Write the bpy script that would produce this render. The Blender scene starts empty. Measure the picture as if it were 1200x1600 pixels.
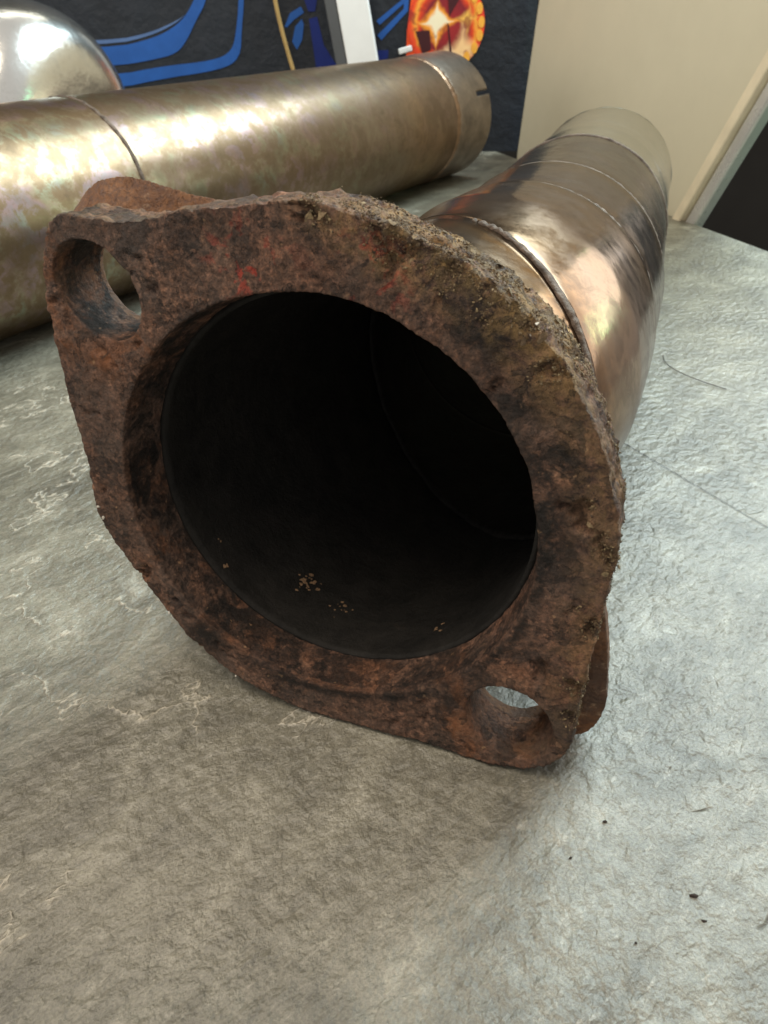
import bpy, bmesh, math, random
import numpy as np
from mathutils import Vector, Matrix, noise
from mathutils.geometry import delaunay_2d_cdt

random.seed(7); np.random.seed(7)
S = 0.038                      # 1 working unit = bore radius = 38 mm
scn = bpy.context.scene
COL = scn.collection
PI = math.pi

# ------------------------------------------------------------------ camera
CAM = Vector((0, 0, 3.095))
cam_d = bpy.data.cameras.new('camera'); cam = bpy.data.objects.new('camera', cam_d); COL.objects.link(cam)
cam_d.sensor_fit = 'VERTICAL'; cam_d.sensor_height = 36; cam_d.sensor_width = 27
cam_d.lens = 36 * 1110 / 1600
cam_d.clip_start = 0.002; cam_d.clip_end = 50
right = Vector((0.99985, -0.010085, -0.014244)); down = Vector((-0.017452, -0.57777, -0.816013)); fwd = Vector((0, 0.816138, -0.577858))
m = Matrix((right, -down, -fwd)).transposed().to_4x4(); m.translation = CAM * S
cam.matrix_world = m
cam_d.dof.use_dof = True; cam_d.dof.focus_distance = 3.4 * S; cam_d.dof.aperture_fstop = 48
scn.camera = cam

# ------------------------------------------------------------------ world, lights, exposure
w = bpy.data.worlds.new('World'); scn.world = w; w.use_nodes = True
w.node_tree.nodes['Background'].inputs[0].default_value = (1.0, 0.95, 0.88, 1)
w.node_tree.nodes['Background'].inputs[1].default_value = 0.42
scn.view_settings.view_transform = 'Standard'; scn.view_settings.look = 'None'
scn.view_settings.exposure = 0.45; scn.view_settings.gamma = 1
def area(name, loc, target, sx, sy, L, color):
    d = bpy.data.lights.new(name, 'AREA'); d.shape = 'RECTANGLE'; d.size = sx*S; d.size_y = sy*S
    d.energy = L * PI * sx * sy * S * S; d.color = color
    o = bpy.data.objects.new(name, d); COL.objects.link(o)
    o.location = Vector(loc)*S
    o.rotation_euler = (Vector(target)-Vector(loc)).to_track_quat('-Z', 'Y').to_euler()
    return o
area('window_light', (19, 17, 8.2), (2, 6, 0), 15, 9.5, 2.6, (0.95, 1.0, 0.98))
area('added_sheen_light', (10, 16, 16.5), (1.5, 3, 0), 12, 11, 12.5, (0.77, 0.96, 1.0))  # added cool lamp, brightens the sheen on the right of the tabletop
area('left_window', (-22, 8, 5.5), (-2, 10, 1), 18, 13, 1.7, (1.0, 0.97, 0.92))
area('ceiling_light', (-7, 0, 24), (0, 6, 0), 18, 12, 4.6, (1.0, 0.86, 0.68))
area('strip_light', (-5, 19, 15), (0, 8, 0), 12, 0.8, 5.0, (1.0, 0.97, 0.80))

area('green_led', (8.6, 9.0, 3.2), (5.4, 12, 1.5), .5, 1.6, 14.0, (0.25, 1.0, 0.5))

# ------------------------------------------------------------------ helpers
def new_mat(name):
    mt = bpy.data.materials.new(name); mt.use_nodes = True
    nt = mt.node_tree
    return mt, nt, nt.nodes['Principled BSDF']
class N:
    """small node-graph writer"""
    def __init__(s, nt): s.nt = nt
    def n(s, t, **kw):
        x = s.nt.nodes.new(t)
        for k, v in kw.items(): setattr(x, k, v)
        return x
    def link(s, a, b): s.nt.links.new(a, b)
    def set(s, sock, v):
        if isinstance(v, (int, float)): sock.default_value = v
        elif isinstance(v, (tuple, list)):
            sock.default_value = tuple(v) if len(v) == len(sock.default_value) else tuple(v)+(1,)
        else: s.link(v, sock)
    def coords(s, scale=(1, 1, 1), rot=(0, 0, 0), loc=(0, 0, 0)):
        tc = s.n('ShaderNodeTexCoord'); out = tc.outputs['Object']
        if any(rot):                                   # turn first, then stretch
            m0 = s.n('ShaderNodeMapping'); m0.inputs['Rotation'].default_value = rot; s.link(out, m0.inputs['Vector']); out = m0.outputs[0]
        mp = s.n('ShaderNodeMapping'); mp.inputs['Scale'].default_value = tuple(q/S for q in scale)
        mp.inputs['Location'].default_value = loc
        s.link(out, mp.inputs['Vector']); return mp.outputs[0]
    def noise(s, vec, scale, detail=5, rough=.55, dist=0.0):
        x = s.n('ShaderNodeTexNoise'); s.link(vec, x.inputs['Vector'])
        x.inputs['Scale'].default_value = scale; x.inputs['Detail'].default_value = detail
        x.inputs['Roughness'].default_value = rough; x.inputs['Distortion'].default_value = dist
        return x.outputs['Fac']
    def noisec(s, vec, scale, detail=3):
        x = s.n('ShaderNodeTexNoise'); s.link(vec, x.inputs['Vector'])
        x.inputs['Scale'].default_value = scale; x.inputs['Detail'].default_value = detail
        return x.outputs['Color']
    def voro(s, vec, scale, feature='F1', rnd=1.0):
        x = s.n('ShaderNodeTexVoronoi', feature=feature); s.link(vec, x.inputs['Vector'])
        x.inputs['Scale'].default_value = scale; x.inputs['Randomness'].default_value = rnd
        return x.outputs['Distance']
    def ramp(s, fac, stops, interp='LINEAR'):
        x = s.n('ShaderNodeValToRGB'); cr = x.color_ramp; cr.interpolation = interp
        while len(cr.elements) < len(stops): cr.elements.new(0.5)
        for e, (p, c) in zip(cr.elements, stops):
            e.position = p; e.color = (c, c, c, 1) if isinstance(c, (int, float)) else tuple(c)+(1,)
        s.set(x.inputs[0], fac); return x.outputs[0]
    def mix(s, fac, a, b, mode='MIX'):
        x = s.n('ShaderNodeMix', data_type='RGBA', blend_type=mode)
        s.set(x.inputs[0], fac); s.set(x.inputs[6], a); s.set(x.inputs[7], b); return x.outputs[2]
    def math(s, op, a, b=0.0, c=0.0, clamp=False):
        x = s.n('ShaderNodeMath', operation=op, use_clamp=clamp)
        s.set(x.inputs[0], a); s.set(x.inputs[1], b); s.set(x.inputs[2], c); return x.outputs[0]
    def attr(s, name):
        x = s.n('ShaderNodeAttribute', attribute_name=name); return x.outputs['Fac']
    def bump(s, h, dist, strength=1.0, prev=None):
        x = s.n('ShaderNodeBump'); x.inputs['Distance'].default_value = dist*S; x.inputs['Strength'].default_value = strength
        s.link(h, x.inputs['Height'])
        if prev is not None: s.link(prev, x.inputs['Normal'])
        return x.outputs[0]
    def warp(s, vec, scale, amt):
        c = s.noisec(vec, scale)
        x = s.n('ShaderNodeVectorMath', operation='SUBTRACT'); s.link(c, x.inputs[0]); x.inputs[1].default_value = (.5, .5, .5)
        y = s.n('ShaderNodeVectorMath', operation='SCALE'); s.link(x.outputs[0], y.inputs[0]); y.inputs['Scale'].default_value = amt
        z = s.n('ShaderNodeVectorMath', operation='ADD'); s.link(vec, z.inputs[0]); s.link(y.outputs[0], z.inputs[1])
        return z.outputs[0]

def thing(name, label, cat, loc=(0, 0, 0), group=None):
    o = bpy.data.objects.new(name, None); COL.objects.link(o)
    o.empty_display_size = 0.02
    o.location = Vector(loc)*S; o['label'] = label; o['category'] = cat
    if group: o['group'] = group
    return o
def obj(name, verts, faces, mats, parent=None, smooth=True, loc=None, midx=None, attrs=None, base=None):
    """verts in working units (world); linked as ONE mesh object"""
    me = bpy.data.meshes.new(name)
    if base is not None: o_loc = Vector(base)*S
    elif parent is not None: o_loc = Vector((0, 0, 0))
    else: o_loc = Vector(loc or (0, 0, 0))*S
    org = np.zeros(3)
    p = parent
    while p is not None: org += np.array(p.location); p = p.parent
    org += np.array(o_loc)
    V = np.asarray(verts, float)*S - org
    me.from_pydata(V.tolist(), [], [list(f) for f in faces]); me.update()
    if smooth: me.polygons.foreach_set('use_smooth', [True]*len(me.polygons))
    for q in (mats if isinstance(mats, (list, tuple)) else [mats]): me.materials.append(q)
    if midx is not None: me.polygons.foreach_set('material_index', midx)
    if attrs:
        for k, v in attrs.items():
            a = me.attributes.new(k, 'FLOAT', 'POINT'); a.data.foreach_set('value', np.asarray(v, np.float32))
    o = bpy.data.objects.new(name, me); COL.objects.link(o)
    o.location = o_loc
    if parent is not None: o.parent = parent
    return o
def tag(o, label, cat, group=None):
    o['label'] = label; o['category'] = cat
    if group: o['group'] = group
    return o
def box(c, sx, sy, sz, ax=(1, 0, 0), ay=(0, 1, 0), az=(0, 0, 1)):
    c = np.array(c, float); ax, ay, az = (np.array(q, float) for q in (ax, ay, az))
    v = [c+ax*sx*i/2+ay*sy*j/2+az*sz*k/2 for i in (-1, 1) for j in (-1, 1) for k in (-1, 1)]
    f = [(0, 1, 3, 2), (4, 6, 7, 5), (0, 4, 5, 1), (2, 3, 7, 6), (0, 2, 6, 4), (1, 5, 7, 3)]
    return v, f
def bevel(o, wdt, seg=3):
    b = o.modifiers.new('bevel', 'BEVEL'); b.width = wdt*S; b.segments = seg; b.limit_method = 'ANGLE'; return o
def prism(poly, axis_o, ax, ay, an, t0, t1):
    """extrude a 2-D polygon (ax, ay) along an from t0 to t1"""
    o, ax, ay, an = (np.array(q, float) for q in (axis_o, ax, ay, an))
    n = len(poly)
    v = [o+ax*p[0]+ay*p[1]+an*t0 for p in poly]+[o+ax*p[0]+ay*p[1]+an*t1 for p in poly]
    f = [tuple(range(n))[::-1], tuple(range(n, 2*n))]+[(i, (i+1) % n, n+(i+1) % n, n+i) for i in range(n)]
    return v, f
def frames(P):
    P = np.asarray(P, float); T = np.gradient(P, axis=0); T /= np.linalg.norm(T, axis=1)[:, None]
    up = np.array([0, 0, 1.]); Rr = np.cross(T, up); Rr /= np.linalg.norm(Rr, axis=1)[:, None]
    U = np.cross(Rr, T); L = np.r_[0, np.cumsum(np.linalg.norm(np.diff(P, axis=0), axis=1))]
    return P, T, Rr, U, L
def resample(P, step):
    P = np.asarray(P, float); L = np.r_[0, np.cumsum(np.linalg.norm(np.diff(P, axis=0), axis=1))]
    n = max(2, int(L[-1]/step)+1); s = np.linspace(0, L[-1], n)
    return np.stack([np.interp(s, L, P[:, k]) for k in range(3)], 1), s
def smooth_path(pts, it=3):
    P = np.asarray(pts, float)
    for _ in range(it):
        Q = [P[0]]
        for a, b in zip(P[:-1], P[1:]): Q += [.75*a+.25*b, .25*a+.75*b]
        Q.append(P[-1]); P = np.array(Q)
    return P
def tube(pts, r, n=10, closed_ends=True):
    """round bar along a path"""
    P, T, Rr, U, L = frames(pts)
    r = np.broadcast_to(r, (len(P),))
    ph = np.linspace(0, 2*PI, n, endpoint=False)
    V = (P[:, None]+r[:, None, None]*(np.cos(ph)[None, :, None]*Rr[:, None]+np.sin(ph)[None, :, None]*U[:, None])).reshape(-1, 3)
    F = [(i*n+j, i*n+(j+1) % n, (i+1)*n+(j+1) % n, (i+1)*n+j) for i in range(len(P)-1) for j in range(n)]
    if closed_ends: F += [tuple(range(n))[::-1], tuple((len(P)-1)*n+k for k in range(n))]
    return V, F
def fbm(p, octv=4, lac=2.1):
    return noise.fractal(Vector(p), 0.9, lac, octv, noise_basis='PERLIN_ORIGINAL')

# ------------------------------------------------------------------ materials
def mat_table():
    mt, nt, b = new_mat('grey_slate_laminate'); g = N(nt)
    v = g.coords(); vs = g.coords(scale=(1, .62, 1), rot=(0, 0, .75)); vs2 = g.coords(scale=(1, .28, 1), rot=(0, 0, .85))
    wv = g.warp(vs, 1.6, .35)
    big = g.noise(wv, .55, 5, .6); med = g.noise(wv, 2.8, 10, .72, .25); fine = g.noise(g.warp(vs2, 6, .05), 20, 7, .75); grain = g.noise(v, 70, 4, .7)
    col = g.ramp(big, [(.34, (.06, .056, .042)), (.5, (.135, .128, .098)), (.64, (.27, .256, .205))])
    m2 = g.ramp(med, [(.31, (.050, .048, .038)), (.43, (.125, .118, .092)), (.50, (.19, .18, .142)), (.57, (.25, .238, .19)), (.68, (.47, .445, .37))])
    col = g.mix(.55, col, m2)
    patch = g.ramp(g.noise(g.warp(v, 1.1, .6), 1.0, 8, .72), [(.57, 0.), (.66, .7)])
    col = g.mix(patch, col, (.40, .385, .325))
    col = g.mix(g.ramp(fine, [(.33, .42), (.44, 0.)]), col, (.055, .054, .045))
    col = g.mix(g.ramp(fine, [(.56, 0.), (.68, .45)]), col, (.42, .40, .34))
    col = g.mix(.45, col, g.ramp(grain, [(.35, (.45, .45, .45)), (.5, (1., 1., 1.)), (.65, (1.6, 1.6, 1.55))]), 'MULTIPLY')
    # thin pale ragged veins
    nv = g.noise(g.warp(g.warp(vs, 1.2, .3), 11, .06), .9, 6, .55)
    spx = g.n('ShaderNodeSeparateXYZ'); g.link(v, spx.inputs[0])
    gn = g.math('ADD', g.noise(g.coords(loc=(3.3, 1.7, 0)), 1.05, 3), g.math('MULTIPLY', g.math('SUBTRACT', .1, spx.outputs[0]), .10))
    gate = g.ramp(gn, [(.592, 0.), (.622, 1.)])
    vein = g.math('MULTIPLY', g.ramp(g.math('ABSOLUTE', g.math('SUBTRACT', nv, .5)), [(0., 1.), (.002, .8), (.0045, 0.)]), gate)
    col = g.mix(g.math('MULTIPLY', vein, .65), col, (.66, .61, .50))
    # fine dark scratches
    sv = g.warp(g.coords(scale=(1, .3, 1), rot=(0, 0, .95)), 3, .3)
    e2 = g.voro(sv, 2.4, 'DISTANCE_TO_EDGE')
    sg = g.ramp(g.noise(g.warp(v, 2, .6), 2.3, 3), [(.63, 0.), (.69, 1.)])
    scr = g.math('MULTIPLY', g.ramp(e2, [(0., 1.), (.012, 0.)]), sg)
    col = g.mix(g.math('MULTIPLY', scr, .5), col, (.03, .03, .027))
    # straight fine joint across the laminate
    sp = g.n('ShaderNodeSeparateXYZ'); g.link(v, sp.inputs[0])
    dx, dy = 2.768-2.066, 4.087-5.366; ll = math.hypot(dx, dy)
    dd = g.math('ABSOLUTE', g.math('ADD', g.math('MULTIPLY', g.math('SUBTRACT', sp.outputs[0], 2.066), -dy/ll), g.math('MULTIPLY', g.math('SUBTRACT', sp.outputs[1], 5.366), dx/ll)))
    seam = g.ramp(dd, [(0., 1.), (.007, .8), (.014, 0.)])
    col = g.mix(g.math('MULTIPLY', seam, .8), col, (.06, .06, .055))
    g.link(col, b.inputs['Base Color'])
    g.link(g.ramp(med, [(.3, .40), (.7, .28)]), b.inputs['Roughness'])
    b.inputs['Specular IOR Level'].default_value = 1.0
    hv = g.warp(g.coords(scale=(1, .75, 1), rot=(0, 0, .7)), 5, .05)
    h1 = g.noise(hv, 16, 3, .5)
    wornm = g.ramp(g.noise(v, .9, 4, .6), [(.35, .55), (.6, 1.)])
    nb = g.bump(g.math('ADD', .5, g.math('MULTIPLY', g.math('SUBTRACT', h1, .5), wornm)), .033)
    nb = g.bump(fine, .006, 1, nb)
    nb = g.bump(grain, .004, 1, nb)
    nb = g.bump(g.math('SUBTRACT', vein, g.math('ADD', scr, seam)), .006, 1, nb)
    g.link(nb, b.inputs['Normal'])
    return mt

def mat_rust(name, clean=False):
    mt, nt, b = new_mat(name); g = N(nt)
    v = g.coords(); wv = g.warp(v, 3.0, .35)
    big = g.noise(wv, 1.7, 5, .6, .3); med = g.noise(wv, 6.5, 7, .68, .3); fin = g.noise(v, 38, 6, .7)
    if clean:
        col = g.ramp(med, [(.25, (.13, .055, .027)), (.5, (.25, .115, .05)), (.75, (.38, .20, .105))])
        col = g.mix(g.ramp(fin, [(.4, .6), (.55, 0.)]), col, (.08, .035, .022))
        col = g.mix(g.ramp(big, [(.45, 0.), (.6, .8)]), col, (.10, .062, .046))
        col = g.mix(g.ramp(g.noise(v, 12, 6, .75), [(.58, 0.), (.68, .6)]), col, (.44, .30, .19))
        rg = .62
    else:
        col = g.ramp(big, [(.3, (.085, .066, .055)), (.48, (.15, .104, .084)), (.62, (.20, .124, .095)), (.78, (.155, .125, .108))])
        m2 = g.ramp(med, [(.3, (.03, .022, .018)), (.44, (.13, .085, .066)), (.56, (.22, .14, .108)), (.7, (.36, .25, .19))])
        col = g.mix(.6, col, m2)
        gr = g.ramp(g.noise(v, 42, 5, .75), [(.34, (.16, .14, .13)), (.5, (.95, .95, .95)), (.66, (2.1, 1.95, 1.75))])
        col = g.mix(.7, col, gr, 'MULTIPLY')
        # purple-grey skin
        gsk = g.ramp(g.noise(g.warp(v, 2, .5), 2.6, 4), [(.48, 0.), (.62, .8)])
        col = g.mix(g.math('MULTIPLY', gsk, .55), col, (.125, .108, .10))
        orange = g.math('MULTIPLY', g.ramp(g.noise(g.warp(v, 5, .3), 3.3, 6, .7), [(.47, 0.), (.62, 1.)]), g.attr('orange'))
        col = g.mix(g.math('MULTIPLY', orange, .8), col, (.27, .125, .055))
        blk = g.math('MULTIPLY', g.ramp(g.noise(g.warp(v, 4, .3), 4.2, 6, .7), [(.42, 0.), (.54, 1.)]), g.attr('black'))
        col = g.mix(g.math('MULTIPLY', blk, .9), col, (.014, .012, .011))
        tan = g.math('MULTIPLY', g.ramp(g.noise(wv, 8, 6, .75), [(.4, 0.), (.56, 1.)]), g.attr('crust'))
        col = g.mix(g.math('MULTIPLY', tan, .85), col, (.34, .25, .125))
        red = g.math('MULTIPLY', g.ramp(g.noise(wv, 9, 3, .6), [(.56, 0.), (.63, 1.)]), g.attr('red'))
        col = g.mix(g.math('MULTIPLY', red, .8), col, (.42, .07, .045))
        speck = g.ramp(g.noise(v, 24, 2, .5), [(.70, 0.), (.76, 1.)])
        col = g.mix(g.math('MULTIPLY', speck, .55), col, (.42, .30, .19))
        pit = g.ramp(g.noise(wv, 16, 5, .7), [(.30, 1.), (.42, 0.)])
        col = g.mix(g.math('MULTIPLY', pit, .7), col, (.022, .014, .011))
        rg = .68
    flk = g.noise(g.warp(v, 4.5, .16), 4.6, 9, .62)
    fh = g.math('ADD', g.ramp(flk, [(.44, 0.), (.455, 1.)]), g.ramp(flk, [(.55, 0.), (.562, 1.)]))
    if not clean:
        col = g.mix(.55, col, g.ramp(fh, [(0., (.58, .58, .60)), (.5, (1.08, 1.05, 1.02)), (1., (1.35, 1.25, 1.17))]), 'MULTIPLY')
        crk = g.ramp(g.math('ABSOLUTE', g.math('SUBTRACT', flk, .452)), [(0., .85), (.006, 0.)])
        col = g.mix(crk, col, (.02, .013, .01))
        gm = g.n('ShaderNodeGamma'); gm.inputs['Gamma'].default_value = 1.28; g.link(col, gm.inputs[0])
        col = g.mix(1., gm.outputs[0], (1.42, 1.40, 1.37), 'MULTIPLY')
    g.link(col, b.inputs['Base Color'])
    g.link(g.ramp(fin, [(.3, rg-.16), (.7, rg+.2)]), b.inputs['Roughness'])
    b.inputs['Specular IOR Level'].default_value = .45
    nb = g.bump(fh, .008 if not clean else .004)
    nb = g.bump(med, .016 if not clean else .02, 1, nb)
    nb = g.bump(g.noise(g.warp(v, 7, .1), 19, 6, .75), .019 if not clean else .02, 1, nb)
    nb = g.bump(fin, .024 if not clean else .01, 1, nb)
    nb = g.bump(g.noise(v, 95, 4, .7), .010 if not clean else .003, 1, nb)
    g.link(nb, b.inputs['Normal'])
    return mt

def mat_crust():
    mt, nt, b = new_mat('corrosion_scale'); g = N(nt); v = g.coords()
    rr = g.attr('tone')
    col = g.ramp(rr, [(0., (.07, .045, .03)), (.35, (.17, .115, .06)), (.7, (.32, .24, .13)), (.92, (.46, .38, .25)), (1., (.72, .68, .60))])
    col = g.mix(g.ramp(g.noise(v, 45, 4), [(.35, .7), (.6, 0.)]), col, (.07, .045, .025))
    g.link(col, b.inputs['Base Color']); b.inputs['Roughness'].default_value = .85
    g.link(g.bump(g.noise(v, 60, 4), .012), b.inputs['Normal'])
    return mt

def mat_elbow():
    """heat-tinted stainless, browner towards the flange (attribute s along the pipe)"""
    mt, nt, b = new_mat('heat_tinted_stainless'); g = N(nt); v = g.coords(); wv = g.warp(v, 1.5, .4)
    s = g.attr('along')
    n1 = g.noise(wv, 1.3, 5, .6); n2 = g.noise(wv, 7, 7, .7); st = g.noise(g.coords(scale=(3, .35, 3), rot=(0, 0, .3)), 14, 5, .7)
    sj = g.math('ADD', s, g.math('MULTIPLY', g.math('SUBTRACT', n1, .5), .22))
    col = g.ramp(sj, [(0., (.30, .225, .165)), (.15, (.38, .275, .185)), (.22, (.36, .26, .19)), (.27, (.31, .245, .205)), (.33, (.32, .28, .265)), (.38, (.27, .235, .215)), (.48, (.25, .23, .21)), (.66, (.28, .27, .245)), (.7, (.32, .31, .28))])
    wob_ = g.math('ADD', s, g.math('MULTIPLY', g.math('SUBTRACT', g.noise(v, 4, 4), .5), .012))
    band = g.ramp(wob_, [(0., 1.)]+[q for jj in (.178, .322, .446, .664) for q in ((jj-.030, (1., 1., 1.)), (jj-.014, (1.02, .86, .66)), (jj-.004, (.42, .36, .33)), (jj+.004, (.42, .36, .33)), (jj+.014, (.95, .84, .74)), (jj+.030, (1., 1., 1.)))])
    col = g.mix(1., col, band, 'MULTIPLY')
    stn = g.noise(g.warp(v, 2.5, .5), 1.9, 9, .7)
    col = g.mix(g.ramp(stn, [(.47, 0.), (.56, .55)]), col, (.135, .098, .08))
    bloom = g.ramp(g.noise(g.warp(v, 3, .4), 2.2, 6, .7), [(.5, 0.), (.7, 1.)])
    col = g.mix(g.math('MULTIPLY', bloom, .35), col, (.42, .31, .21))
    col = g.mix(g.math('MULTIPLY', g.ramp(n2, [(.3, 1.), (.5, 0.)]), .5), col, (.20, .145, .115))
    col = g.mix(g.math('MULTIPLY', g.ramp(g.noise(v, 16, 3), [(.70, 0.), (.76, 1.)]), .6), col, (.16, .11, .08))
    g.link(col, b.inputs['Base Color']); b.inputs['Metallic'].default_value = .9; b.inputs['Specular Tint'].default_value = (.50, .46, .43, 1)
    r = g.math('ADD', g.ramp(n2, [(.3, .21), (.7, .10)]), g.ramp(stn, [(.47, 0.), (.56, .07)]))
    g.link(r, b.inputs['Roughness'])
    nb = g.bump(g.noise(v, 1.6, 2), .012, .6); nb = g.bump(g.noise(v, 9, 4), .0012, 1, nb)
    g.link(nb, b.inputs['Normal'])
    return mt
def mat_polish(name='polished_stainless', col=(.72, .72, .69), rough=.1, streak=True):
    mt, nt, b = new_mat(name); g = N(nt); v = g.coords()
    n2 = g.noise(g.warp(v, 2, .3), 6, 6, .7)
    c = g.mix(g.math('MULTIPLY', g.ramp(n2, [(.3, 1.), (.5, 0.)]), .25), col, (.42, .40, .36))
    c = g.mix(g.math('MULTIPLY', g.ramp(g.noise(v, 14, 3), [(.68, 0.), (.75, 1.)]), .4), c, (.3, .28, .24))
    g.link(c, b.inputs['Base Color']); b.inputs['Metallic'].default_value = 1
    g.link(g.ramp(n2, [(.3, rough+.08), (.7, rough)]), b.inputs['Roughness'])
    nb = g.bump(g.noise(v, 2.2, 3), .02, .6)
    nb = g.bump(g.noise(v, 24, 4, .7), .0015, 1, nb)
    g.link(nb, b.inputs['Normal'])
    return mt
def mat_backpipe():
    mt, nt, b = new_mat('straw_tinted_stainless'); g = N(nt); v = g.coords(); wv = g.warp(v, 1.3, .5)
    s = g.attr('along')
    n1 = g.noise(wv, .9, 5, .6); n2 = g.noise(wv, 4.5, 8, .72); n3 = g.noise(g.warp(v, 6, .2), 11, 5, .7)
    sj = g.math('ADD', s, g.math('MULTIPLY', g.math('SUBTRACT', n1, .5), .3))
    col = g.ramp(sj, [(.0, (.215, .150, .086)), (.35, (.215, .148, .090)), (.6, (.21, .148, .10)), (.8, (.27, .21, .16)), (.9, (.36, .25, .165)), (1., (.28, .21, .165))])
    rain = g.n('ShaderNodeHueSaturation'); g.link(g.math('MULTIPLY', g.ramp(g.noise(wv, 1.6, 5, .65), [(.3, 0.), (.7, 1.)]), 1.0), rain.inputs['Hue'])
    rain.inputs['Color'].default_value = (.50, .38, .34, 1); rain.inputs['Saturation'].default_value = .9
    msk = g.math('MULTIPLY', g.ramp(n2, [(.46, 0.), (.54, 1.)]), g.ramp(s, [(.0, .75), (.65, .6), (.85, .15)]))
    col = g.mix(g.math('MULTIPLY', msk, .42), col, rain.outputs[0])
    dk = g.noise(g.warp(v, 2.2, .5), 1.8, 9, .7)
    col = g.mix(g.ramp(dk, [(.43, .0), (.57, .6)]), col, (.165, .115, .075))
    col = g.mix(g.math('MULTIPLY', g.ramp(n2, [(.30, 1.), (.42, 0.)]), .6), col, (.13, .095, .06))
    col = g.mix(g.math('MULTIPLY', g.ramp(n3, [(.64, 0.), (.72, 1.)]), .5), col, (.24, .18, .12))
    g.link(col, b.inputs['Base Color']); b.inputs['Metallic'].default_value = .9; b.inputs['Specular Tint'].default_value = (.55, .50, .43, 1)
    g.link(g.math('ADD', g.ramp(n2, [(.3, .38), (.7, .28)]), g.ramp(dk, [(.45, 0.), (.54, .05)])), b.inputs['Roughness'])
    nb = g.bump(g.noise(v, 1.2, 2), .02, .5); nb = g.bump(n2, .0022, .8, nb); nb = g.bump(n3, .0012, .8, nb)
    g.link(nb, b.inputs['Normal'])
    return mt
def mat_soot():
    mt, nt, b = new_mat('soot_lining'); g = N(nt); v = g.coords()
    n = g.noise(g.warp(v, 2, .4), 5, 6, .7)
    col = g.ramp(n, [(.3, (.006, .0057, .0053)), (.7, (.022, .020, .018))])
    fl = g.math('MULTIPLY', g.ramp(g.noise(g.warp(v, 8, .12), 5.5, 4, .7), [(.66, 0.), (.71, 1.)]), g.ramp(g.noise(v, 1.3, 2), [(.5, 0.), (.58, 1.)]))
    col = g.mix(g.math('MULTIPLY', fl, .08), col, (.12, .08, .05))
    g.link(col, b.inputs['Base Color']); b.inputs['Roughness'].default_value = .7
    b.inputs['Specular IOR Level'].default_value = .25
    g.link(g.bump(g.noise(v, 18, 6, .7), .015), b.inputs['Normal'])
    return mt
def mat_plain(name, col, rough=.5, metal=0., var=.08, scale=6, bump=.0, spec=.5):
    mt, nt, b = new_mat(name); g = N(nt); v = g.coords()
    n = g.noise(g.warp(v, scale*.3, .3), scale, 6, .65)
    lo = tuple(max(0, c*(1-var)) for c in col); hi = tuple(min(1, c*(1+var)) for c in col)
    g.link(g.ramp(n, [(.3, lo), (.7, hi)]), b.inputs['Base Color'])
    g.link(g.ramp(n, [(.3, min(1, rough+.07)), (.7, max(0, rough-.05))]), b.inputs['Roughness'])
    b.inputs['Metallic'].default_value = metal; b.inputs['Specular IOR Level'].default_value = spec
    if bump: g.link(g.bump(g.noise(v, scale*4, 5, .65), bump), b.inputs['Normal'])
    return mt
M_TABLE = mat_table(); M_RUST = mat_rust('scaly_brown_rust'); M_RUST2 = mat_rust('smooth_orange_rust', True)
M_CRUST = mat_crust(); M_ELBOW = mat_elbow(); M_POL = mat_polish('polished_stainless', (.40, .395, .345), .13); M_BACK = mat_backpipe(); M_SOOT = mat_soot()
M_CHROME = mat_polish('bright_polished_steel', (.80, .80, .78), .17)
M_WELD = mat_plain('weld_metal', (.36, .30, .25), .35, 1., .4, 14, .012)
M_WELD_D = mat_plain('dull_weld_metal', (.13, .095, .072), .6, .5, .6, 16, .014)
M_RIM = mat_plain('dark_steel_rim', (.16, .155, .135), .3, .9, .3, 5, .004)
M_SLEEVE = mat_plain('dull_bronzed_steel', (.27, .225, .19), .40, .95, .35, 3, .006)
M_COPPER = mat_plain('coppery_weld', (.36, .24, .165), .36, 1., .3, 5, .008)
M_NAVY = mat_plain('navy_black_banner', (.012, .016, .024), .5, 0, .3, .5, .05, .4)
M_BLUE = mat_plain('blue_print', (.018, .095, .36), .5, 0, .12, 2, 0, .3)
M_BLUE_D = mat_plain('dark_blue_print', (.008, .02, .15), .5, 0, .15, 2, 0, .3)
M_BLUE_L = mat_plain('pale_blue_print', (.09, .16, .34), .5, 0, .1, 2, 0, .3)
M_CREAM = mat_plain('cream_board', (.66, .62, .47), .42, 0, .03, .8, .002)
M_RAIL = mat_plain('beige_edge_trim', (.80, .71, .52), .4, 0, .1, 2, .003)
M_RAIL2 = mat_plain('grey_aluminium', (.62, .62, .60), .28, .4, .08, 2, .002)
M_WHITE = mat_plain('white_plastic', (.78, .80, .80), .35, 0, .03, 2, .001)
M_DGREY = mat_plain('dark_grey_plastic', (.07, .075, .08), .4, 0, .08, 2, .001)
M_TANC = mat_plain('tan_cable_sheath', (.42, .28, .10), .45, 0, .1, 4, .002)
M_DARK = mat_plain('dark_floor', (.006, .0058, .005), .6, 0, .2, .3)
M_WALL = mat_plain('dim_wall', (.022, .02, .017), .8, 0, .1, .2)
M_CRUMB = mat_plain('dark_rust_crumb', (.03, .018, .012), .8, 0, .4, 20, .01)

# ------------------------------------------------------------------ setting: floor, wall
o = obj('floor', *box((0, 10, -20.2), 160, 160, .4), M_DARK, smooth=False); o['kind'] = 'structure'
o = obj('wall', *box((-8, 46, 20), 90, .6, 80), M_WALL, smooth=False); o['kind'] = 'structure'

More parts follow.
